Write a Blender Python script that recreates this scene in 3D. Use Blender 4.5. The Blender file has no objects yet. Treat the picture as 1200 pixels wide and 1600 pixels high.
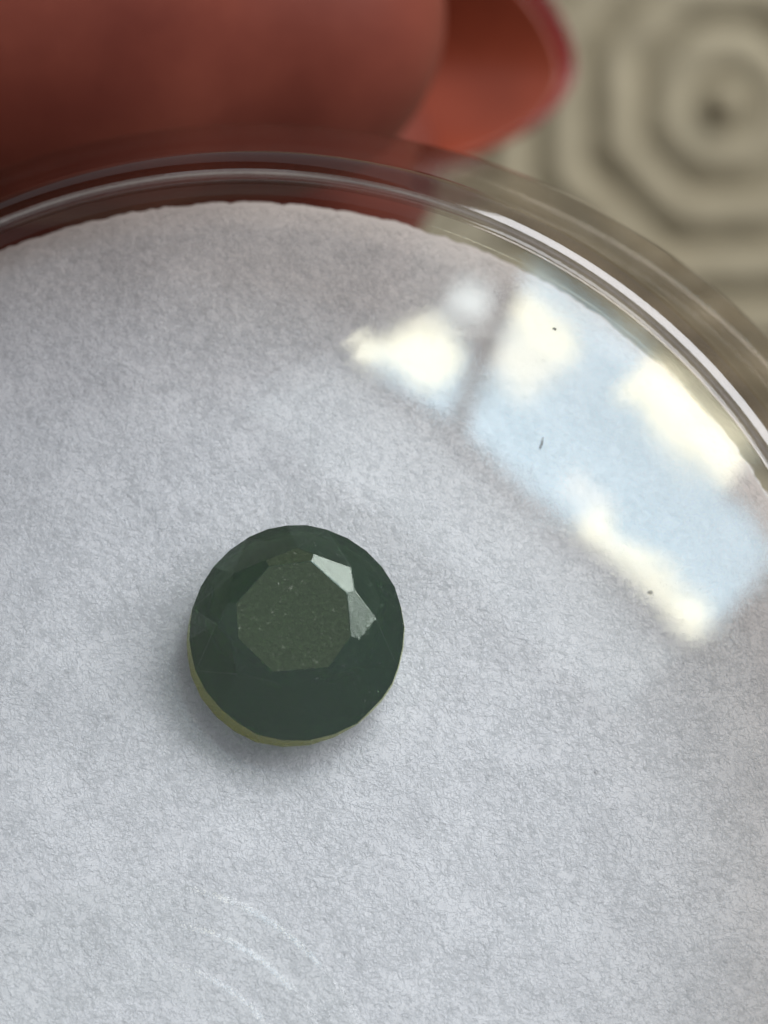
import bpy, bmesh, math, random
import numpy as np
from mathutils import Vector, Matrix
random.seed(7)
rng = np.random.default_rng(11)
MM = 0.001
sc = bpy.context.scene
C = sc.collection

# ------------------------------------------------------------------ camera
cam_d = bpy.data.cameras.new('camera')
cam = bpy.data.objects.new('camera', cam_d)
C.objects.link(cam)
CAM_H = 90.0                                  # mm above the pad
K = 5.5 / 332.0                               # mm per photo pixel on the pad
cam.location = (0, 0, CAM_H * MM)
cam_d.sensor_fit = 'VERTICAL'
cam_d.sensor_height = 24.0
cam_d.sensor_width = 18.0
cam_d.lens = 24.0 * CAM_H / (1600 * K)
cam_d.clip_start = 0.002
cam_d.clip_end = 20.0
cam_d.dof.use_dof = True
cam_d.dof.focus_distance = (CAM_H - 0.9) * MM
cam_d.dof.aperture_fstop = cam_d.lens / 2.3   # 2.3 mm entrance pupil
sc.camera = cam

# ------------------------------------------------------------------ light in the room
w = bpy.data.worlds.new('World')
sc.world = w
w.use_nodes = True
wb = w.node_tree.nodes['Background']
wb.inputs['Color'].default_value = (0.89, 0.93, 1.0, 1)
wb.inputs['Strength'].default_value = 0.25
sc.view_settings.view_transform = 'Standard'
sc.view_settings.look = 'None'
sc.view_settings.gamma = 1
sc.view_settings.use_curve_mapping = False
sc.view_settings.exposure = 0.30
sc.cycles.max_bounces = 8
sc.cycles.diffuse_bounces = 2
sc.cycles.glossy_bounces = 4
sc.cycles.transmission_bounces = 8
sc.cycles.volume_bounces = 2
sc.cycles.transparent_max_bounces = 24
sc.cycles.sample_clamp_indirect = 4.0
sc.cycles.use_light_tree = False
sc.cycles.blur_glossy = 0.3


# ------------------------------------------------------------------ helpers
def at(px, py, z=0.0):
    """a spot named on the pad plane, carried to height z (mm)"""
    f = (CAM_H - z) / CAM_H
    return ((px - 600) * K * f, (800 - py) * K * f)


JT = math.radians(14)                          # the jar is held tilted, its far side lower
PIV = Vector((0, -3.2, 0))
JROT = Matrix.Rotation(-JT, 3, 'X')
JM = Matrix.Translation(PIV * MM) @ JROT.to_4x4() @ Matrix.Translation(-PIV * MM)


def at_jar(px, py, z=0.0):
    """the same, on a plane at height z over the tilted pad, in jar axes"""
    c = JROT.transposed() @ (Vector((0, 0, CAM_H)) - PIV) + PIV
    d = JROT.transposed() @ Vector(((px - 600) * K, (800 - py) * K, -CAM_H))
    p = c + d * ((z - c.z) / d.z)
    return p.x, p.y


def mat(name):
    m = bpy.data.materials.new(name)
    m.use_nodes = True
    nt = m.node_tree
    nt.nodes.clear()
    out = nt.nodes.new('ShaderNodeOutputMaterial')
    return m, nt, out


def nd(nt, typ, **kw):
    n = nt.nodes.new(typ)
    for k, v in kw.items():
        if k in n.inputs:
            n.inputs[k].default_value = v
        else:
            setattr(n, k, v)
    return n


def mathn(nt, op, a, b=None, clamp=False):
    n = nt.nodes.new('ShaderNodeMath')
    n.operation = op
    n.use_clamp = clamp
    for i, v in enumerate((a, b)):
        if v is None:
            continue
        if isinstance(v, (int, float)):
            n.inputs[i].default_value = v
        else:
            nt.links.new(v, n.inputs[i])
    return n.outputs[0]


def link_obj(name, mesh, m, parent=None):
    o = bpy.data.objects.new(name, mesh)
    C.objects.link(o)
    if m:
        mesh.materials.append(m)
    if parent:
        o.parent = parent
    return o


def np_mesh(name, verts, faces_flat, loop_tot, smooth=True):
    """verts in mm"""
    me = bpy.data.meshes.new(name)
    v = np.asarray(verts, dtype=np.float32) * MM
    me.vertices.add(len(v))
    me.vertices.foreach_set('co', v.ravel())
    ff = np.asarray(faces_flat, dtype=np.int32).ravel()
    lt = np.asarray(loop_tot, dtype=np.int32)
    me.loops.add(len(ff))
    me.loops.foreach_set('vertex_index', ff)
    me.polygons.add(len(lt))
    ls = np.zeros(len(lt), dtype=np.int32)
    ls[1:] = np.cumsum(lt)[:-1]
    me.polygons.foreach_set('loop_start', ls)
    me.polygons.foreach_set('loop_total', lt)
    me.polygons.foreach_set('use_smooth', np.full(len(lt), smooth))
    me.update(calc_edges=True)
    me.validate()
    return me


def quads(name, verts, q, smooth=True):
    q = np.asarray(q, dtype=np.int32)
    return np_mesh(name, verts, q.ravel(), np.full(len(q), 4), smooth)


def tag(o, label=None, cat=None, kind=None, group=None):
    if label: o['label'] = label
    if cat: o['category'] = cat
    if kind: o['kind'] = kind
    if group: o['group'] = group
    return o


def empty(name, loc=(0, 0, 0)):
    o = bpy.data.objects.new(name, None)
    o.empty_display_size = 0.005
    C.objects.link(o)
    o.location = Vector(loc) * MM
    return o


def lathe(name, prof, seg, m, parent=None, closed=True, centre=(0, 0)):
    """prof: list of (r, z) mm; closed loops back to the first point"""
    prof = np.array(prof, float)
    n = len(prof)
    a = np.linspace(0, 2 * math.pi, seg, endpoint=False)
    V = np.zeros((seg, n, 3))
    V[:, :, 0] = centre[0] + np.cos(a)[:, None] * prof[:, 0]
    V[:, :, 1] = centre[1] + np.sin(a)[:, None] * prof[:, 0]
    V[:, :, 2] = prof[:, 1]
    Q = []
    m_ = n if closed else n - 1
    for i in range(seg):
        j = (i + 1) % seg
        for t in range(m_):
            u = (t + 1) % n
            Q.append((i * n + t, j * n + t, j * n + u, i * n + u))
    me = quads(name, V.reshape(-1, 3), Q)
    bm = bmesh.new()
    bm.from_mesh(me)
    bmesh.ops.remove_doubles(bm, verts=bm.verts, dist=1e-7)
    bmesh.ops.recalc_face_normals(bm, faces=bm.faces)
    bm.to_mesh(me)
    bm.free()
    me.polygons.foreach_set('use_smooth', [True] * len(me.polygons))
    return link_obj(name, me, m, parent)


def box(name, lo, hi, m, parent=None, bevel=0):
    bm = bmesh.new()
    bmesh.ops.create_cube(bm, size=1)
    for v in bm.verts:
        v.co = Vector([(lo[i] + hi[i]) / 2 + v.co[i] * (hi[i] - lo[i]) for i in range(3)]) * MM
    if bevel:
        bmesh.ops.bevel(bm, geom=bm.edges[:], offset=bevel * MM, segments=2, affect='EDGES')
    me = bpy.data.meshes.new(name)
    bm.to_mesh(me)
    bm.free()
    return link_obj(name, me, m, parent)


def value_noise(x, y, scale, seed):
    r = np.random.default_rng(seed)
    g = r.random((256, 256))
    u, v = x / scale, y / scale
    iu, iv = np.floor(u).astype(int), np.floor(v).astype(int)
    fu, fv = u - iu, v - iv
    fu, fv = fu * fu * (3 - 2 * fu), fv * fv * (3 - 2 * fv)
    g00 = g[iu % 256, iv % 256]; g10 = g[(iu + 1) % 256, iv % 256]
    g01 = g[iu % 256, (iv + 1) % 256]; g11 = g[(iu + 1) % 256, (iv + 1) % 256]
    return (g00 * (1 - fu) + g10 * fu) * (1 - fv) + (g01 * (1 - fu) + g11 * fu) * fv - 0.5


# ------------------------------------------------------------------ materials
def m_pad():
    m, nt, out = mat('white_felt')
    b = nd(nt, 'ShaderNodeBsdfDiffuse')
    tc = nd(nt, 'ShaderNodeTexCoord')
    n1 = nd(nt, 'ShaderNodeTexNoise', Scale=500.0, Detail=2.0, Roughness=0.6)
    n2 = nd(nt, 'ShaderNodeTexNoise', Scale=16000.0, Detail=2.0, Roughness=0.75)
    nt.links.new(tc.outputs['Object'], n1.inputs['Vector'])
    nt.links.new(tc.outputs['Object'], n2.inputs['Vector'])
    cr = nd(nt, 'ShaderNodeValToRGB')
    cr.color_ramp.elements[0].position = 0.3
    cr.color_ramp.elements[0].color = (0.72, 0.715, 0.745, 1)
    cr.color_ramp.elements[1].position = 0.7
    cr.color_ramp.elements[1].color = (0.80, 0.795, 0.825, 1)
    nt.links.new(n1.outputs['Fac'], cr.inputs['Fac'])
    nt.links.new(cr.outputs['Color'], b.inputs['Color'])
    bp = nd(nt, 'ShaderNodeBump', Strength=0.15, Distance=0.00002)
    nt.links.new(n2.outputs['Fac'], bp.inputs['Height'])
    nt.links.new(bp.outputs['Normal'], b.inputs['Normal'])
    nt.links.new(b.outputs[0], out.inputs['Surface'])
    return m


def m_fibre():
    m, nt, out = mat('white_fibre')
    d = nd(nt, 'ShaderNodeBsdfDiffuse')
    d.inputs['Color'].default_value = (0.92, 0.925, 0.94, 1)
    t = nd(nt, 'ShaderNodeBsdfTranslucent')
    t.inputs['Color'].default_value = (0.90, 0.905, 0.92, 1)
    mx = nd(nt, 'ShaderNodeMixShader')
    mx.inputs[0].default_value = 0.6
    nt.links.new(d.outputs[0], mx.inputs[1])
    nt.links.new(t.outputs[0], mx.inputs[2])
    nt.links.new(mx.outputs[0], out.inputs['Surface'])
    return m


def m_lid(name, f0, tint, smudge):
    """thin clear plastic sheet: Schlick reflection on each face, the rest passes straight through"""
    m, nt, out = mat(name)
    geo = nd(nt, 'ShaderNodeNewGeometry')
    dt = nt.nodes.new('ShaderNodeVectorMath')
    dt.operation = 'DOT_PRODUCT'
    nt.links.new(geo.outputs['Normal'], dt.inputs[0])
    nt.links.new(geo.outputs['Incoming'], dt.inputs[1])
    c = mathn(nt, 'ABSOLUTE', dt.outputs['Value'])
    one = mathn(nt, 'SUBTRACT', 1.0, c, True)
    p5 = mathn(nt, 'POWER', one, 5.0)
    f = mathn(nt, 'ADD', mathn(nt, 'MULTIPLY', p5, 1.0 - f0), f0, True)
    tr = nd(nt, 'ShaderNodeBsdfTransparent')
    tr.inputs['Color'].default_value = (*tint, 1)
    gl = nd(nt, 'ShaderNodeBsdfGlossy', Roughness=0.07)
    if smudge:
        tc = nd(nt, 'ShaderNodeTexCoord')
        mp = nd(nt, 'ShaderNodeMapping')
        mp.inputs['Rotation'].default_value = (0, 0, 0.6)
        mp.inputs['Scale'].default_value = (1, 2.6, 1)
        nt.links.new(tc.outputs['Object'], mp.inputs['Vector'])
        nz = nd(nt, 'ShaderNodeTexNoise', Scale=420.0, Detail=1.0, Roughness=0.6)
        nt.links.new(mp.outputs[0], nz.inputs['Vector'])
        nt.links.new(mathn(nt, 'MULTIPLY', mathn(nt, 'POWER', nz.outputs['Fac'], 2.5), 0.22), gl.inputs['Roughness'])
    mx = nd(nt, 'ShaderNodeMixShader')
    nt.links.new(f, mx.inputs[0])
    nt.links.new(tr.outputs[0], mx.inputs[1])
    nt.links.new(gl.outputs[0], mx.inputs[2])
    nt.links.new(mx.outputs[0], out.inputs['Surface'])
    return m


def m_clear():
    m, nt, out = mat('clear_rim_plastic')
    g = nd(nt, 'ShaderNodeBsdfGlass', Roughness=0.02, IOR=1.49)
    g.inputs['Color'].default_value = (0.96, 0.965, 0.95, 1)
    nt.links.new(g.outputs[0], out.inputs['Surface'])
    return m


def m_gem(name, haze, haze_col):
    m, nt, out = mat(name)
    tc = nd(nt, 'ShaderNodeTexCoord')
    n1 = nd(nt, 'ShaderNodeTexNoise', Scale=2600.0, Detail=6.0, Roughness=0.7)
    n2 = nd(nt, 'ShaderNodeTexNoise', Scale=4200.0, Detail=6.0, Roughness=0.75)
    for n in (n1, n2):
        nt.links.new(tc.outputs['Object'], n.inputs['Vector'])
    gl = nd(nt, 'ShaderNodeBsdfGlass', IOR=1.77)
    gl.inputs['Color'].default_value = (0.86, 0.95, 0.84, 1)
    rr = mathn(nt, 'ADD', mathn(nt, 'MULTIPLY', mathn(nt, 'POWER', n1.outputs['Fac'], 2.5), 0.25), 0.02)
    nt.links.new(rr, gl.inputs['Roughness'])
    bp = nd(nt, 'ShaderNodeBump', Strength=0.35, Distance=0.000025)
    nt.links.new(n2.outputs['Fac'], bp.inputs['Height'])
    nt.links.new(bp.outputs['Normal'], gl.inputs['Normal'])
    df = nd(nt, 'ShaderNodeBsdfDiffuse')                   # dust and polish haze; its tint also carries painted glow and reflection
    df.inputs['Color'].default_value = (*haze_col, 1)
    mx = nd(nt, 'ShaderNodeMixShader')
    n3 = nd(nt, 'ShaderNodeTexNoise', Scale=14000.0, Detail=3.0, Roughness=0.7)
    nt.links.new(tc.outputs['Object'], n3.inputs['Vector'])
    hz = mathn(nt, 'ADD', mathn(nt, 'MULTIPLY', mathn(nt, 'POWER', n3.outputs['Fac'], 3.0), haze * 3.0), haze * 0.6, True)
    n4 = nd(nt, 'ShaderNodeTexNoise', Scale=7500.0, Detail=4.0, Roughness=0.8)   # sparse pinpoint specks
    nt.links.new(tc.outputs['Object'], n4.inputs['Vector'])
    sk_ = nd(nt, 'ShaderNodeMapRange')
    sk_.inputs['From Min'].default_value = 0.61; sk_.inputs['From Max'].default_value = 0.72
    nt.links.new(n4.outputs['Fac'], sk_.inputs['Value'])
    cm = nt.nodes.new('ShaderNodeMix'); cm.data_type = 'RGBA'
    nt.links.new(sk_.outputs[0], cm.inputs[0])
    cm.inputs[6].default_value = (*haze_col, 1); cm.inputs[7].default_value = (0.55, 0.58, 0.48, 1)
    nt.links.new(cm.outputs[2], df.inputs['Color'])
    hz = mathn(nt, 'ADD', hz, mathn(nt, 'MULTIPLY', sk_.outputs[0], 0.35), True)
    nt.links.new(hz, mx.inputs[0])
    nt.links.new(gl.outputs[0], mx.inputs[1])
    nt.links.new(df.outputs[0], mx.inputs[2])
    nt.links.new(mx.outputs[0], out.inputs['Surface'])
    va = nd(nt, 'ShaderNodeVolumeAbsorption', Density=950.0)
    va.inputs['Color'].default_value = (0.42, 0.62, 0.30, 1)
    vs = nd(nt, 'ShaderNodeVolumeScatter', Density=220.0, Anisotropy=0.2)
    vs.inputs['Color'].default_value = (0.5, 0.75, 0.45, 1)
    ad = nd(nt, 'ShaderNodeAddShader')
    nt.links.new(va.outputs[0], ad.inputs[0])
    nt.links.new(vs.outputs[0], ad.inputs[1])
    nt.links.new(ad.outputs[0], out.inputs['Volume'])
    return m


def m_skin():
    m, nt, out = mat('skin')
    b = nd(nt, 'ShaderNodeBsdfPrincipled', Roughness=0.6)
    b.inputs['Specular IOR Level'].default_value = 0.2
    tc = nd(nt, 'ShaderNodeTexCoord')
    n1 = nd(nt, 'ShaderNodeTexNoise', Scale=160.0, Detail=4.0, Roughness=0.55)
    nt.links.new(tc.outputs['Object'], n1.inputs['Vector'])
    cr = nd(nt, 'ShaderNodeValToRGB')
    cr.color_ramp.elements[0].position = 0.25
    cr.color_ramp.elements[0].color = (0.12, 0.022, 0.013, 1)
    cr.color_ramp.elements[1].position = 0.68
    cr.color_ramp.elements[1].color = (0.215, 0.050, 0.029, 1)
    nt.links.new(n1.outputs['Fac'], cr.inputs['Fac'])
    nt.links.new(cr.outputs['Color'], b.inputs['Base Color'])
    wv = nd(nt, 'ShaderNodeTexNoise', Scale=2500.0, Detail=4.0)
    nt.links.new(tc.outputs['Object'], wv.inputs['Vector'])
    bp = nd(nt, 'ShaderNodeBump', Strength=0.25, Distance=0.00006)
    nt.links.new(wv.outputs['Fac'], bp.inputs['Height'])
    nt.links.new(bp.outputs['Normal'], b.inputs['Normal'])
    nt.links.new(b.outputs[0], out.inputs['Surface'])
    return m


def m_simple(name, col, rough, spec=0.5, noise=None, coat=0.0):
    m, nt, out = mat(name)
    b = nd(nt, 'ShaderNodeBsdfPrincipled', Roughness=rough)
    b.inputs['Base Color'].default_value = (*col, 1)
    b.inputs['Specular IOR Level'].default_value = spec
    b.inputs['Coat Weight'].default_value = coat
    if noise:
        tc = nd(nt, 'ShaderNodeTexCoord')
        n1 = nd(nt, 'ShaderNodeTexNoise', Scale=noise[0], Detail=5.0)
        nt.links.new(tc.outputs['Object'], n1.inputs['Vector'])
        cr = nd(nt, 'ShaderNodeValToRGB')
        cr.color_ramp.elements[0].position = 0.3
        cr.color_ramp.elements[0].color = (*[c * (1 - noise[1]) for c in col], 1)
        cr.color_ramp.elements[1].position = 0.7
        cr.color_ramp.elements[1].color = (*[min(1, c * (1 + noise[1])) for c in col], 1)
        nt.links.new(n1.outputs['Fac'], cr.inputs['Fac'])
        nt.links.new(cr.outputs['Color'], b.inputs['Base Color'])
    nt.links.new(b.outputs[0], out.inputs['Surface'])
    return m


def m_view(name, base, patches, strength, seed=0.0):
    """daylight seen through a pane: pale sky with soft sunlit patches (object x, y in mm)"""
    m, nt, out = mat(name)
    em = nd(nt, 'ShaderNodeEmission', Strength=strength)
    tc = nd(nt, 'ShaderNodeTexCoord')
    nz = nd(nt, 'ShaderNodeTexNoise', Scale=28.0, Detail=1.0, Roughness=0.6)
    nt.links.new(tc.outputs['Object'], nz.inputs['Vector'])
    sub = nt.nodes.new('ShaderNodeVectorMath'); sub.operation = 'SUBTRACT'
    nt.links.new(nz.outputs['Color'], sub.inputs[0]); sub.inputs[1].default_value = (0.5, 0.5, 0.5)
    scl = nt.nodes.new('ShaderNodeVectorMath'); scl.operation = 'SCALE'
    nt.links.new(sub.outputs[0], scl.inputs[0]); scl.inputs['Scale'].default_value = 0.034
    add = nt.nodes.new('ShaderNodeVectorMath'); add.operation = 'ADD'
    nt.links.new(tc.outputs['Object'], add.inputs[0]); nt.links.new(scl.outputs[0], add.inputs[1])
    sp = nd(nt, 'ShaderNodeSeparateXYZ')
    nt.links.new(add.outputs[0], sp.inputs[0])
    col = None
    cur = nd(nt, 'ShaderNodeRGB'); cur.outputs[0].default_value = (*base, 1)
    cur = cur.outputs[0]

    def smooth(v, a, b):
        n = nd(nt, 'ShaderNodeMapRange', interpolation_type='SMOOTHSTEP')
        n.inputs['From Min'].default_value = a * MM
        n.inputs['From Max'].default_value = b * MM
        nt.links.new(v, n.inputs['Value'])
        return n.outputs[0]
    for (x0, x1, y0, y1, soft, c) in patches:
        fx = mathn(nt, 'MULTIPLY', smooth(sp.outputs[0], x0 - soft, x0 + soft), smooth(sp.outputs[0], x1 + soft, x1 - soft))
        fy = mathn(nt, 'MULTIPLY', smooth(sp.outputs[1], y0 - soft, y0 + soft), smooth(sp.outputs[1], y1 + soft, y1 - soft))
        fac = mathn(nt, 'MULTIPLY', fx, fy)
        mx = nt.nodes.new('ShaderNodeMix'); mx.data_type = 'RGBA'
        nt.links.new(fac, mx.inputs[0])
        nt.links.new(cur, mx.inputs[6])
        mx.inputs[7].default_value = (*c, 1)
        cur = mx.outputs[2]
    if patches:
        nt.links.new(cur, em.inputs['Color'])
    else:
        em.inputs['Color'].default_value = (*base, 1)
    nt.links.new(em.outputs[0], out.inputs['Surface'])
    return m


PAD, FIB, LID, CLEAR, GEM, SKIN = m_pad(), m_fibre(), m_lid('clear_lid_plastic', 0.04, (0.985, 0.99, 0.985), True), m_clear(), m_gem('cloudy_green_stone', 0.05, (0.04, 0.15, 0.18)), m_skin()  # the crown's bluish haze colour stands in for reflected sky
RIM = m_lid('shade_tinted_clear_rim_plastic', 0.085, (0.78, 0.73, 0.68), False)  # brown tint puts the dark shaded band into the clear rim's colour
GEM_EDGE = m_gem('glow_coloured_stone_edge', 0.26, (0.72, 0.70, 0.10))  # yellow-green colour stands in for light shining through the stone
GEM_TOP = m_gem('scuffed_lit_green_stone', 0.30, (0.13, 0.19, 0.10))  # scuffed table haze, also painting the light in one star facet
FRAME = m_simple('window_frame_paint', (0.10, 0.09, 0.085), 0.5, noise=(30, 0.15))

# ------------------------------------------------------------------ patterned cloth below
CLOTH_Z = -70.0


def m_cloth():
    m, nt, out = mat('beige_woven_cloth')
    b = nd(nt, 'ShaderNodeBsdfPrincipled', Roughness=0.85)
    tc = nd(nt, 'ShaderNodeTexCoord')
    n1 = nd(nt, 'ShaderNodeTexNoise', Scale=150.0, Detail=6.0, Roughness=0.65)
    nt.links.new(tc.outputs['Object'], n1.inputs['Vector'])
    cr = nd(nt, 'ShaderNodeValToRGB')
    cr.color_ramp.elements[0].position = 0.3
    cr.color_ramp.elements[0].color = (0.31, 0.26, 0.17, 1)
    cr.color_ramp.elements[1].position = 0.7
    cr.color_ramp.elements[1].color = (0.40, 0.345, 0.235, 1)
    nt.links.new(n1.outputs['Fac'], cr.inputs['Fac'])
    nt.links.new(cr.outputs['Color'], b.inputs['Base Color'])
    wv = nd(nt, 'ShaderNodeTexWave', Scale=900.0, Distortion=1.5)
    nt.links.new(tc.outputs['Object'], wv.inputs['Vector'])
    bp = nd(nt, 'ShaderNodeBump', Strength=0.3, Distance=0.0001)
    nt.links.new(wv.outputs['Fac'], bp.inputs['Height'])
    nt.links.new(bp.outputs['Normal'], b.inputs['Normal'])
    nt.links.new(b.outputs[0], out.inputs['Surface'])
    return m


def build_cloth():
    n, half = 560, 90.0
    cx, cy = at(1135, 163, CLOTH_Z)
    g = np.linspace(-half, half, n)
    X, Y = np.meshgrid(g, g, indexing='ij')
    P = 86 * K * (CAM_H - CLOTH_Z) / CAM_H
    pitch = P * 8.0
    wx = X + 0.25 * value_noise(X, Y, 9.0, 1)
    wy = Y + 0.25 * value_noise(X, Y, 9.0, 2)
    u = (wx - cx + pitch / 2) % pitch - pitch / 2
    v = (wy - cy + pitch / 2) % pitch - pitch / 2
    au, av = np.abs(u), np.abs(v)
    d = np.maximum(np.maximum(au, av), (au + av) * 0.7071)
    ph = d / P
    fr = ph - np.floor(ph)
    groove = np.exp(-((fr - 0.5) / 0.15) ** 2)
    Z = -1.05 * groove * np.where(d < P, 0.6, 1.0) + 1.2 * np.exp(-(np.hypot(u, v) / (0.30 * P)) ** 4) + 0.25 * value_noise(X, Y, 1.3, 3)
    V = np.stack([X, Y, Z + CLOTH_Z], -1).reshape(-1, 3)
    i = np.arange(n - 1)
    I, J = np.meshgrid(i, i, indexing='ij')
    a = (I * n + J).ravel()
    Q = np.stack([a, a + n, a + n + 1, a + 1], 1)
    me = quads('patterned_cloth', V, Q)
    o = link_obj('patterned_cloth', me, m_cloth())
    tag(o, 'beige cloth embossed with concentric octagon rings, blurred behind the jar', 'cloth')


build_cloth()

# ------------------------------------------------------------------ windows that light the stone (seen mirrored in the lid)
def window(name, centre, normal, xdir, label):
    root = empty(name, centre)
    n = Vector(normal).normalized()
    x = Vector(xdir); x = (x - n * x.dot(n)).normalized()
    y = n.cross(x)
    root.rotation_euler = Matrix((x, y, n)).transposed().to_euler()
    tag(root, label, 'window')
    return root


SKYB = (0.47, 0.70, 0.84)
CREAM = (1.5, 1.45, 1.08)
DARK = (0.06, 0.06, 0.06)
win = window('roof_window', (208.2, 501.3, 594.2), (-0.254, -0.625, -0.738), (0.769, -0.593, 0.237),
             'dark framed window with pale sky, mirrored in the jar lid')
vR = m_view('daylight_pane_wide', SKYB, [
    (-24, 86, -120, -58, 3, CREAM), (25, 150, 22, 60, 3, CREAM), (-118, -64, -78, -54, 4, CREAM), (-104, -62, -52, -12, 5, (1.2, 1.22, 1.05)), (-6, 30, 10, 24, 4, (1.1, 1.15, 1.1)),
    (88, 200, -120, -52, 4, DARK)], 7.4)
vL = m_view('daylight_pane_narrow', DARK, [
    (-236, -160, 20, 60, 4, CREAM), (-164, -80, -20, 60, 5, SKYB), (-166, -118, -14, 28, 5, CREAM), (-158, -122, -66, -34, 5, (0.9, 1.0, 1.0))], 7.4)


def slab(name, pts, z0, z1, m, parent, front=None):
    bm = bmesh.new()
    lo = [bm.verts.new(Vector((x, y, z0)) * MM) for x, y in pts]
    hi = [bm.verts.new(Vector((x, y, z1)) * MM) for x, y in pts]
    n = len(pts)
    bm.faces.new(hi); bm.faces.new(lo[::-1])
    for i in range(n):
        bm.faces.new((lo[i], lo[(i + 1) % n], hi[(i + 1) % n], hi[i]))
    bmesh.ops.recalc_face_normals(bm, faces=bm.faces)
    me = bpy.data.meshes.new(name)
    bm.to_mesh(me); bm.free()
    o = link_obj(name, me, m, parent)
    if front:                                     # daylight comes through the face towards the jar
        me.materials.append(front)
        for p in me.polygons:
            if p.normal.z > 0.9:
                p.material_index = 1
    return o


def pane(name, x0, x1, y0, y1, z, m, parent):
    return slab(name, [(x0, y0), (x1, y0), (x1, y1), (x0, y1)], z - 1.5, z + 1.5, FRAME, parent, m)


slab('pane', [(-76, 36), (148, 40), (148, -104), (-130, -104)], -6, -3, FRAME, win, vR)
slab('pane', [(-222, 42), (-92, 37), (-146, -104), (-222, -104)], -6, -3, FRAME, win, vL)
slab('mullion', [(-92, 37), (-76, 36), (-130, -104), (-146, -104)], -10, 8, FRAME, win)
box('frame_bar', (-247, 42, -12), (172, 58, 10), FRAME, win, 2)
slab('added_glow_pane', [(-222, 58), (148, 58), (148, 128), (-222, 128)], -6, -3, FRAME, win, m_view('reflection_band_glow', (0.85, 0.95, 1.0), [], 1.3))  # glowing pane added for the faint band below the window's reflection
box('frame_bar', (-247, 128, -12), (172, 150, 10), FRAME, win, 2)
box('frame_bar', (-247, -129, -12), (172, -104, 10), FRAME, win, 2)
box('frame_bar', (-247, -104, -12), (-222, 42, 9), FRAME, win, 2)
box('frame_bar', (148, -104, -12), (172, 42, 10), FRAME, win, 2)

az, el = math.radians(43), math.radians(27)
dl = Vector((math.cos(el) * math.cos(az), math.cos(el) * math.sin(az), math.sin(el)))
win2 = window('side_window', dl * 900, -dl, (-math.sin(az), math.cos(az), 0),
              'wide pale window beside the jar, mirrored in the stone and the rim')
vS = m_view('daylight_pane_side', (0.95, 0.96, 1.0), [], 7.5)
HW = 520
pane('pane', -HW, -8, -190, 200, -4, vS, win2)
pane('pane', 8, HW, -190, 200, -4, vS, win2)
box('mullion', (-8, -190, -10), (8, 200, 8), FRAME, win2, 1)
box('frame_bar', (-HW - 25, 200, -12), (HW + 25, 225, 10), FRAME, win2, 2)
box('frame_bar', (-HW - 25, -215, -12), (HW + 25, -190, 10), FRAME, win2, 2)
box('frame_bar', (-HW - 25, -190, -12), (-HW, 200, 10), FRAME, win2, 2)
box('frame_bar', (HW, -190, -12), (HW + 25, 200, 10), FRAME, win2, 2)

# ------------------------------------------------------------------ jar
AX, AY = -3.85, -7.23
R_PAD = 16.1
DOME_R, DOME_TOP, LID_T = 80.0, 5.6, 0.95
jar = empty('gem_jar')
JX, JY = AX + 0.32, AY - 0.05                             # the pad lies slightly off-centre in the jar
jar.matrix_world = JM @ Matrix.Translation(Vector((JX, JY, -11.0)) * MM)
tag(jar, 'round clear plastic gem jar with domed lid, held by its edge', 'jar')


def dome_z(r):
    return DOME_TOP - DOME_R + math.sqrt(DOME_R ** 2 - r * r)


SEAM = 15.39


def shell(points, off):
    p = np.array(points)
    d = np.gradient(p, axis=0); d /= np.linalg.norm(d, axis=1)[:, None]
    q = p + np.stack([d[:, 1], -d[:, 0]], 1) * off
    q[:, 0] = np.maximum(q[:, 0], 1e-4)
    return list(map(tuple, p)) + list(map(tuple, q[::-1]))


def up11(pts):
    return [(r, z + 11) for r, z in pts]


o = lathe('lid_panel', up11(shell([(max(r, 1e-4), dome_z(r)) for r in np.linspace(0, SEAM, 48)], LID_T)), 192, LID, jar, closed=False)
co = np.zeros(len(o.data.vertices) * 3); o.data.vertices.foreach_get('co', co); co = co.reshape(-1, 3)
co[:, 2] += MM * (0.012 * value_noise(co[:, 0] / MM, co[:, 1] / MM, 3.7, 41) + 0.004 * value_noise(co[:, 0] / MM, co[:, 1] / MM, 1.3, 42))
o.data.vertices.foreach_set('co', co.ravel())               # slight moulding waviness of the sheet
# rim: rounded shoulder, then a skirt that flares down to a rounded lip
SH_R = 1.0
sl = math.asin(SEAM / DOME_R)
scx, scz = SEAM - SH_R * math.sin(sl), dome_z(SEAM) - SH_R * math.cos(sl)
fl = math.radians(22)
sk = [(scx + SH_R * math.sin(a), scz + SH_R * math.cos(a)) for a in np.linspace(sl, math.pi / 2 - fl, 24)]
r0_, z0_ = sk[-1]
for t in np.linspace(0, 1, 20)[1:]:
    sk.append((r0_ + 2.85 * t, z0_ - 5.8 * t))
both = shell(sk, 0.75)
lipc = (sk[-1][0] - 0.36, sk[-1][1] - 0.05)
lip = [(lipc[0] + 0.38 * math.cos(a), lipc[1] - 0.38 * math.sin(a)) for a in np.linspace(0.3, math.pi - 0.3, 7)]
o = lathe('rim', up11(both[:len(sk)] + lip + both[len(sk):]), 256, RIM, jar, closed=False)
# base cup round the pad: clear floor and a thick clear wall
bp_ = [(0.001, -10.6), (R_PAD + 0.2, -10.6), (R_PAD + 0.5, -10.3), (R_PAD + 0.5, -6.0), (R_PAD + 0.06, -5.9), (R_PAD + 0.03, -9.4), (0.001, -9.4)]
o = lathe('base_cup', up11(bp_), 192, CLEAR, jar, closed=False)
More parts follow.
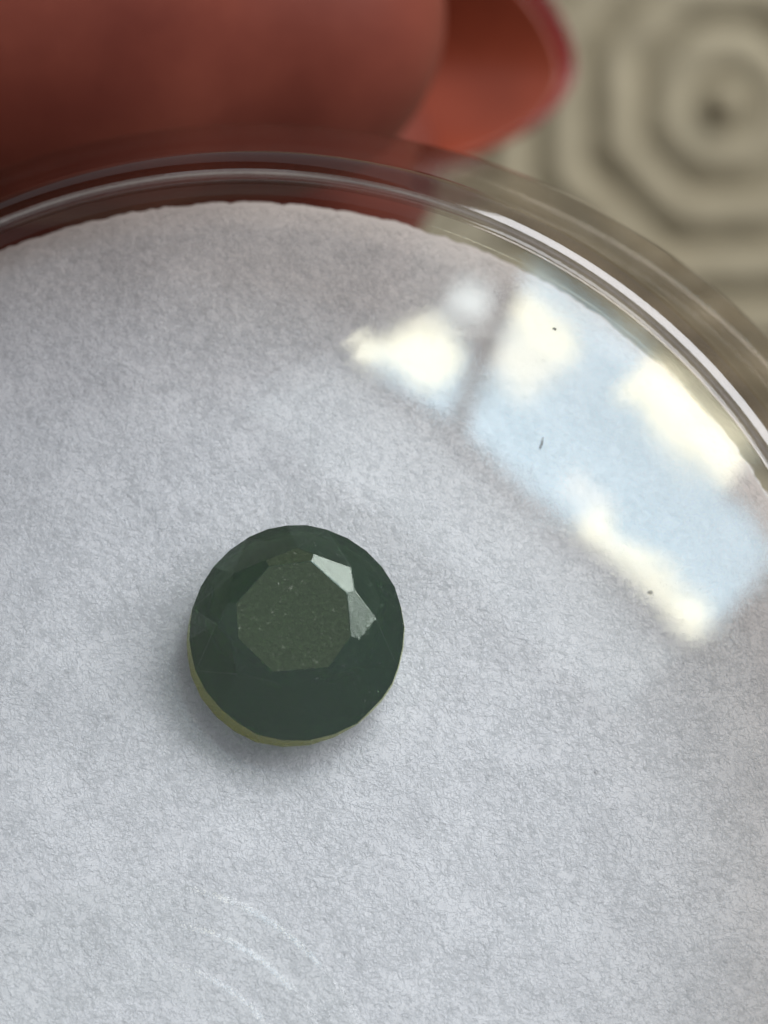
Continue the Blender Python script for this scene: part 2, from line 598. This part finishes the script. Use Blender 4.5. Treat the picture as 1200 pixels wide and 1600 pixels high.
# raised rings added to the lid to make its faint reflected arcs
mcx, mcy = at_jar(212, 1766, 5.2)
mcx, mcy = mcx - JX, mcy - JY
for pr in (242, 310, 370):
    R = pr * K * 0.885
    n, q = 200, 12
    V, Q = [], []
    for i in range(n):
        a = 2 * math.pi * i / n
        for j in range(q):
            b = math.pi * j / (q - 1)
            rr = R + 0.45 * math.cos(b)
            x, y = mcx + rr * math.cos(a), mcy + rr * math.sin(a)
            V.append((x, y, dome_z(math.hypot(x, y)) + 11 + 0.004 + 0.085 * math.sin(b)))
            if j < q - 1:
                i2 = (i + 1) % n
                Q.append((i * q + j, i * q + j + 1, i2 * q + j + 1, i2 * q + j))
    link_obj('reflection_ring', quads('reflection_ring', V, Q), LID, jar)

# ------------------------------------------------------------------ stone
GX, GY = at_jar(464, 989, 1.2)
GZ = 1.25                                                  # girdle height over the pad
TILT = math.radians(-4)
gem_rot = Matrix.Rotation(-TILT, 3, 'X') @ Matrix.Rotation(math.radians(-1), 3, 'Y')


def build_gem():
    c = 2.667
    toff = Vector((-0.02, 0.25))
    ang = [74, 25, -19, -56, -111, -159.5, 167, 117]       # table corners, clockwise
    tr = [241, 235, 243, 249, 240, 245, 246, 234]
    smid = [43, 0, -38, -84, -136, -176, 143, 88]
    sr = [311, 330, 322, 318, 325, 322, 316, 294]
    hc = 0.98
    pts = []

    def P(x, y, z):
        pts.append((x, y, z)); return len(pts) - 1
    pol = lambda a, r: Vector((math.cos(math.radians(a)) * r / c * K, math.sin(math.radians(a)) * r / c * K))
    T2 = [pol(ang[i], tr[i]) for i in range(8)]
    T = [P(*(T2[i] + toff), hc) for i in range(8)]
    a1 = math.tan(math.radians(24))

    def drop(p, i):
        a, b = T2[i], T2[(i + 1) % 8]
        e = (b - a).normalized(); nrm = Vector((-e.y, e.x))
        if nrm.dot(a) < 0: nrm = -nrm
        return a1 * (p - a).dot(nrm)
    Kk = []
    for i in range(8):
        p = pol(ang[i], tr[i] + 34)
        Kk.append(P(*(p + toff), hc - 0.5 * (drop(p, i) + drop(p, i - 1))))
    S = []
    for i in range(8):
        p = pol(smid[i], sr[i])
        S.append(P(*(p + toff), hc - drop(p, i)))
    RG = 2.74
    G, Gl, G2, G3 = [], [], [], []
    for i in range(8):
        a0 = ang[i]; a1_ = ang[(i + 1) % 8]
        if a1_ > a0: a1_ -= 360
        for q in range(4):
            a = math.radians(a0 + (a1_ - a0) * q / 4)
            j = 1 + 0.006 * random.uniform(-1, 1)
            x, y = RG * j * math.cos(a), RG * 1.015 * j * math.sin(a)
            s = 0.03 * (1 if q == 2 else 0) + random.uniform(-.015, .015)
            G.append(P(x, y, 0.0 + s)); 
            sw = max(0.0, math.cos(a - math.radians(226))) ** 2.5    # bulge added on this side to show the painted glow
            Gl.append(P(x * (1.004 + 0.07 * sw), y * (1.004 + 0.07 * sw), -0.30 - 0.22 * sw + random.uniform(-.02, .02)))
            G2.append(P(x * 0.70, y * 0.70, -1.45)); G3.append(P(x * 0.2, y * 0.2, -2.45))
    cu = P(0, 0, -2.62)
    F = [T[::-1]]
    for i in range(8):
        j = (i + 1) % 8
        F.append([T[i], T[j], Kk[j], S[i], Kk[i]])
        F.append([Kk[i], S[i], G[4 * i], S[i - 1]])
        g = [G[(4 * i + q) % 32] for q in range(5)]
        F += [[S[i], g[2], g[1], g[0]], [S[i], g[4], g[3], g[2]]]
    for q in range(32):
        r = (q + 1) % 32
        F.append([G[q], G[r], Gl[r], Gl[q]])
    for q in range(0, 32, 2):
        r = (q + 1) % 32; s = (q + 2) % 32
        F.append([Gl[q], Gl[r], Gl[s], G2[s], G2[q]])
        F.append([G2[q], G2[s], G3[s], G3[q]])
        F.append([G3[q], G3[s], cu])
    bm = bmesh.new()
    vs = [bm.verts.new(Vector(p) * MM) for p in pts]
    for f in F:
        bm.faces.new([vs[i] for i in f])
    loose = [v for v in bm.verts if not v.link_faces]
    bmesh.ops.delete(bm, geom=loose, context='VERTS')
    bmesh.ops.triangulate(bm, faces=[f for f in bm.faces if len(f.verts) in (4,) and False])
    bm.faces.ensure_lookup_table()
    bm.faces[0].material_index = 1                     # the worn table and the star facet next to it
    bm.faces[1 + 4 * 7].material_index = 1  # this star facet's bright light path is painted with the table's haze
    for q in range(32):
        bm.faces[1 + 32 + q].material_index = 2          # girdle, its yellow-green standing in for transmitted light
    bmesh.ops.recalc_face_normals(bm, faces=bm.faces)
    crisp = [e for e in bm.edges if all(f.material_index != 2 for f in e.link_faces)]
    bmesh.ops.bevel(bm, geom=crisp, offset=0.012 * MM, segments=1, affect='EDGES', clamp_overlap=True)
    for f in bm.faces:
        f.smooth = f.material_index == 2
    for e in bm.edges:                                  # the girdle is rounded, every other facet flat
        if len({f.material_index for f in e.link_faces}) > 1:
            e.smooth = False
    me = bpy.data.meshes.new('round_gemstone')
    bm.to_mesh(me); bm.free()
    o = link_obj('round_gemstone', me, GEM)
    me.materials.append(GEM_TOP)
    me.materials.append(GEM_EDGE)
    o.matrix_world = JM @ Matrix.Translation(Vector((GX, GY, GZ)) * MM) @ gem_rot.to_4x4()
    tag(o, 'round faceted dark green cloudy gemstone resting on the white pad', 'gemstone')


build_gem()


# ------------------------------------------------------------------ white pad with fibres
def pad_height(x, y):
    """pad surface in mm (world x, y), with the dent pressed by the stone"""
    h = 0.14 * value_noise(x, y, 3.1, 21) + 0.04 * value_noise(x, y, 1.1, 22) + 0.01 * value_noise(x, y, 0.42, 23) + 0.012 * value_noise(x, y, 0.17, 24)
    dx, dy = x - GX, y - GY + 0.2
    r = np.hypot(dx, dy)
    tilt = math.tan(TILT)
    pav = np.where(r < 1.95, GZ - 2.62 + r * (1.2 / 1.95), GZ - 1.5 + (r - 1.95) * 1.45) - tilt * dy - 0.15
    pav = np.where(r < 3.3, pav, 9)
    h = np.minimum(h, pav)
    e = np.hypot(x - AX, y - AY)
    h = h - 0.75 * np.clip((e - (R_PAD - 1.1)) / 1.1, 0, 1.3) ** 2
    return h


def build_pad():
    n = 420
    a = np.linspace(-R_PAD, R_PAD, n)
    # polar-ish grid: square mapped to disc
    U, Vv = np.meshgrid(np.linspace(-1, 1, n), np.linspace(-1, 1, n), indexing='ij')
    X = U * np.sqrt(1 - Vv ** 2 / 2) * R_PAD
    Y = Vv * np.sqrt(1 - U ** 2 / 2) * R_PAD
    wob = 1 + (0.006 * value_noise(np.arctan2(Y, X) * 20 + 100, X * 0, 1.0, 31) + 0.008 * value_noise(np.arctan2(Y, X) * 90 + 400, X * 0, 1.0, 32)) * (np.hypot(X, Y) / R_PAD) ** 4
    X, Y = X * wob, Y * wob
    Z = pad_height(X + AX, Y + AY)
    V = np.stack([X, Y, Z], -1).reshape(-1, 3)
    i = np.arange(n - 1)
    I, J = np.meshgrid(i, i, indexing='ij')
    q = (I * n + J).ravel()
    Q = np.stack([q, q + n, q + n + 1, q + 1], 1)
    # side skirt and bottom
    ring = [i * n for i in range(n)] + [(n - 1) * n + j for j in range(1, n)] + [i * n + n - 1 for i in range(n - 2, -1, -1)] + [j for j in range(n - 2, 0, -1)]
    m = len(ring)
    base = len(V)
    low = V[ring].copy(); low[:, 2] = -9.3
    V = np.vstack([V, low])
    S = [(ring[i], base + i, base + (i + 1) % m, ring[(i + 1) % m]) for i in range(m)]
    flat = np.concatenate([Q.ravel(), np.array(S).ravel(), base + np.arange(m)[::-1]])
    tot = np.concatenate([np.full(len(Q) + m, 4), [m]])
    me = np_mesh('felt_pad', V, flat, tot)
    o = link_obj('felt_pad', me, PAD)
    o.matrix_world = JM @ Matrix.Translation(Vector((AX, AY, 0)) * MM)
    tag(o, 'round white felt pad filling the clear jar', 'pad')
    # fibres
    vis = 230000
    allf = 26000
    x1 = rng.uniform(-10.6, 10.6, vis); y1 = rng.uniform(-14.2, 9.2, vis)
    rr = R_PAD * np.sqrt(rng.random(allf)); aa = rng.uniform(0, 2 * math.pi, allf)
    x = np.concatenate([x1, AX + rr * np.cos(aa)]); y = np.concatenate([y1, AY + rr * np.sin(aa)])
    clump = value_noise(x, y, 0.9, 51) + 0.7 * value_noise(x, y, 0.35, 52) + 0.5
    keep = (rng.random(len(x)) < np.clip(0.45 + 0.42 * clump, 0.2, 1)) & (np.hypot(x - AX, y - AY) < R_PAD - 0.2) & (np.hypot(x - GX, y - GY + 0.1) > 2.45)
    x, y = x[keep], y[keep]
    N = len(x)
    L = rng.uniform(0.06, 0.30, N)
    wd = rng.uniform(0.004, 0.009, N)
    th = rng.uniform(0, 2 * math.pi, N)
    curl = rng.normal(0, 1.6, N)
    lift = np.abs(rng.normal(0.003, 0.010, N))
    segs = 3
    V = np.zeros((N, segs + 1, 2, 3))
    for s in range(segs + 1):
        t = s / segs
        ang = th + curl * (t - 0.5)
        if s == 0:
            px, py = x.copy(), y.copy()
        else:
            px = px + np.cos(ang) * L / segs; py = py + np.sin(ang) * L / segs
        pz = pad_height(px, py) + lift * (1 - (2 * t - 1) ** 2) + 0.006
        wx, wy = -np.sin(ang) * wd * (1 - 0.5 * t), np.cos(ang) * wd * (1 - 0.5 * t)
        V[:, s, 0] = np.stack([px - wx - AX, py - wy - AY, pz], -1)
        V[:, s, 1] = np.stack([px + wx - AX, py + wy - AY, pz + wd * 0.2], -1)
    b = np.arange(N)[:, None] * ((segs + 1) * 2) + np.arange(segs)[None] * 2
    Q = np.stack([b, b + 1, b + 3, b + 2], -1).reshape(-1, 4)
    f = link_obj('felt_fibres', quads('felt_fibres', V.reshape(-1, 3), Q), FIB, o)
    f['kind'] = 'stuff'


build_pad()


# ------------------------------------------------------------------ hand under the jar
def tube(pts, seg=28, flat=1.0):
    """closed tapered tube through (x, y, z, r) points, rounded ends; returns verts, faces"""
    pts = np.array(pts, float)
    # resample smoothly (Catmull-Rom)
    P = np.vstack([2 * pts[0] - pts[1], pts, 2 * pts[-1] - pts[-2]])
    out = []
    for i in range(1, len(P) - 2):
        for t in np.linspace(0, 1, 8, endpoint=False):
            a, b, c, d = P[i - 1], P[i], P[i + 1], P[i + 2]
            out.append(0.5 * ((2 * b) + (c - a) * t + (2 * a - 5 * b + 4 * c - d) * t * t + (3 * b - a - 3 * c + d) * t ** 3))
    out.append(pts[-1])
    out = np.array(out)
    # rounded tip
    d = out[-1, :3] - out[-2, :3]; d /= np.linalg.norm(d)
    r = out[-1, 3]
    tip = [np.append(out[-1, :3] + d * r * math.sin(a), r * math.cos(a)) for a in np.linspace(0.15, math.pi / 2 - 0.05, 9)]
    out = np.vstack([out, tip])
    V, F = [], []
    for i, p in enumerate(out):
        j, k_ = max(i - 1, 0), min(i + 1, len(out) - 1)
        t = out[k_, :3] - out[j, :3]; t /= np.linalg.norm(t)
        up = np.array([0, 0, 1.0]); s = np.cross(up, t); s /= np.linalg.norm(s); u = np.cross(t, s)
        for q in range(seg):
            a = 2 * math.pi * q / seg
            V.append(p[:3] + p[3] * (math.cos(a) * s + flat * math.sin(a) * u))
    n = len(out)
    for i in range(n - 1):
        for q in range(seg):
            r_ = (q + 1) % seg
            F.append((i * seg + q, i * seg + r_, (i + 1) * seg + r_, (i + 1) * seg + q))
    F.append(tuple(range(seg))[::-1]); F.append(tuple((n - 1) * seg + q for q in range(seg)))
    return V, F


def build_hand():
    parts = [
        # middle finger: its pad shows past the jar
        ([(-78, 14, -26, 10.5), (-52, 18.5, -22.5, 9.2), (-40, 17.5, -9.5, 9.2), (-26, 16.8, -7.5, 8.4), (-15, 16.4, -11.5, 8.0), (-8, 15.9, -15.6, 7.2), (-3.7, 15.3, -16.9, 5.7)], 1.0),
        # forefinger: crosses behind, its tip and nail show
        ([(-84, 36, -28, 11), (-60, 34, -35, 9.4), (-40, 25, -37.5, 8.6), (-22, 18, -36, 7.6), (-12, 13.8, -32.6, 6.4), (-6.0, 12.5, -30.4, 5.2), (-2.0, 11.7, -29.2, 4.0)], 1.0),
        # ring and little finger under the jar
        ([(-80, -18, -28, 11), (-54, -19, -24, 9.2), (-32, -20, -18.4, 8.6), (-18, -20.4, -16.4, 8.2), (-4, -20.6, -15.6, 7.2)], 0.98),
        ([(-84, -36, -28, 10), (-62, -37, -23, 8.2), (-44, -37, -19.6, 7.4), (-32, -36, -18.4, 6.8), (-22, -34.5, -17.6, 6.0)], 0.98),
        # thumb, out of view, posed above the jar to shade the pad
        ([(-105, 28, -26, 14), (-80, 44, -6, 12), (-56, 42, 8, 11), (-36, 32, 14, 10.5), (-20, 26, 13.5, 10.5), (-6, 22.6, 11.5, 9.2)], 0.95),
        # palm
        ([(-150, -4, -34, 26), (-120, -4, -34, 33), (-95, -6, -32, 34), (-78, -8, -30, 30)], 0.42),
        ([(-104, 26, -32, 16), (-86, 30, -29, 14), (-70, 32, -27, 10)], 0.9),
        ([(-120, -32, -32, 15), (-100, -34, -30, 14), (-80, -35, -28, 11)], 0.9),
        # wrist
        ([(-215, -2, -36, 27), (-185, -2, -36, 26), (-150, -3, -34, 27), (-135, -3, -34, 28)], 0.68),
    ]
    V, F = [], []
    for p, fl in parts:
        v, f = tube(p, flat=fl)
        b = len(V)
        V += v
        F += [tuple(i + b for i in q) for q in f]
    org = np.array([-110.0, -6, -45])
    flatl = [i for f in F for i in f]
    me = np_mesh('hand', np.array(V) - org, flatl, [len(f) for f in F])
    tmp = bpy.data.objects.new('tmp_hand', me)
    C.objects.link(tmp)
    rm = tmp.modifiers.new('r', 'REMESH'); rm.mode = 'VOXEL'; rm.voxel_size = 0.00075; rm.use_smooth_shade = True
    sm = tmp.modifiers.new('s', 'SMOOTH'); sm.factor = 0.5; sm.iterations = 6
    dg = bpy.context.evaluated_depsgraph_get()
    me2 = bpy.data.meshes.new_from_object(tmp.evaluated_get(dg))
    bpy.data.objects.remove(tmp)
    me2.name = 'hand'
    me2.materials.clear()
    me2.polygons.foreach_set('use_smooth', [True] * len(me2.polygons))
    hand = link_obj('hand', me2, SKIN)
    hand.location = Vector(org) * MM
    tag(hand, 'hand holding the jar, blurred fingertip with a long red varnished nail', 'hand')

    # long nail of the forefinger, seen from its underside
    NAIL = m_simple('nail_underside', (0.26, 0.05, 0.024), 0.28, noise=(300, 0.2))
    POL = m_simple('red_nail_varnish', (0.22, 0.004, 0.008), 0.10, coat=1.0)
    base = np.array([-7.0, 16.0, -35.0]); tipx, tipy = at(858, 108, -28.8)
    tip = np.array([tipx, tipy, -28.8])
    ax_ = tip - base; Ln = np.linalg.norm(ax_); ax_ /= Ln
    side = np.cross(np.array([0, 0, 1.0]), ax_); side /= np.linalg.norm(side)
    roll = math.radians(-14)
    up = np.cross(ax_, side)
    side, up = side * math.cos(roll) + up * math.sin(roll), up * math.cos(roll) - side * math.sin(roll)

    def shell(name, lift, thick, grow, m, parent):
        ns, nt_ = 40, 24
        top, bot = [], []
        for i in range(ns):
            dx = (Ln + grow) * (1 - (i / (ns - 1))) ** 1.6        # distance back from the tip
            hw = 4.7 * (1 - (1 - min(dx / 6.5, 1.0)) ** 2.2) ** 0.62 + grow * 0.5
            if dx < 1e-6: hw = 0.02
            for j in range(nt_):
                t = -1 + 2 * j / (nt_ - 1)
                bend = 0.22 * (hw * t) ** 2 / 2.2 + 0.05 * abs(hw * t)
                p = tip + ax_ * (grow - dx) + side * (hw * t + grow * 1.6) + up * (bend - 0.015 * (Ln - dx) ** 2 * 0.3)
                top.append(p + up * lift); bot.append(p + up * (lift - thick))
        V = np.array(top + bot); nn = ns * nt_
        F = []
        for i in range(ns - 1):
            for j in range(nt_ - 1):
                a = i * nt_ + j
                F.append((a, a + nt_, a + nt_ + 1, a + 1))
                F.append((nn + a, nn + a + 1, nn + a + nt_ + 1, nn + a + nt_))
        for i in range(ns - 1):
            for j in (0, nt_ - 1):
                a = i * nt_ + j
                F.append((a, nn + a, nn + a + nt_, a + nt_))
        for j in range(nt_ - 1):
            for i in (0, ns - 1):
                a = i * nt_ + j
                F.append((a, a + 1, nn + a + 1, nn + a))
        me = quads(name, V - org, F)
        bm = bmesh.new(); bm.from_mesh(me); bmesh.ops.recalc_face_normals(bm, faces=bm.faces); bm.to_mesh(me); bm.free()
        me.polygons.foreach_set('use_smooth', [True] * len(me.polygons))
        return link_obj(name, me, m, parent)
    nail = shell('fingernail', 0.0, 0.45, 0.0, NAIL, hand)
    tag(nail, 'long pointed nail seen from its pale red underside')
    shell('nail_varnish', -0.47, 0.22, 0.28, POL, nail)


build_hand()


# ------------------------------------------------------------------ specks of lint and dust lying on the lid
DUST = m_simple('grey_lint', (0.06, 0.055, 0.05), 0.8)


def speck(px, py, ln, wd, ang):
    x, y = at_jar(px, py, 4.9)
    x, y = x - JX, y - JY
    bm = bmesh.new()
    bmesh.ops.create_icosphere(bm, subdivisions=2, radius=1.0)
    for v in bm.verts:
        j = 1 + 0.35 * random.uniform(-1, 1)
        a, b = v.co.x * ln * j, v.co.y * wd * j + 0.25 * ln * v.co.x ** 2 * 0.5
        v.co = Vector((x + a * math.cos(ang) - b * math.sin(ang), y + a * math.sin(ang) + b * math.cos(ang),
                       dome_z(math.hypot(x, y)) + 11 + 0.02 + v.co.z * 0.012)) * MM
    me = bpy.data.meshes.new('dust_speck')
    bm.to_mesh(me); bm.free()
    link_obj('dust_speck', me, DUST, jar)


for a in ((846, 694, 0.17, 0.022, 1.25), (1016, 926, 0.05, 0.04, 0.2), (868, 506, 0.05, 0.025, 2.6), (930, 1210, 0.04, 0.03, 0.9), (170, 1130, 0.035, 0.03, 0.1)):
    speck(*a)
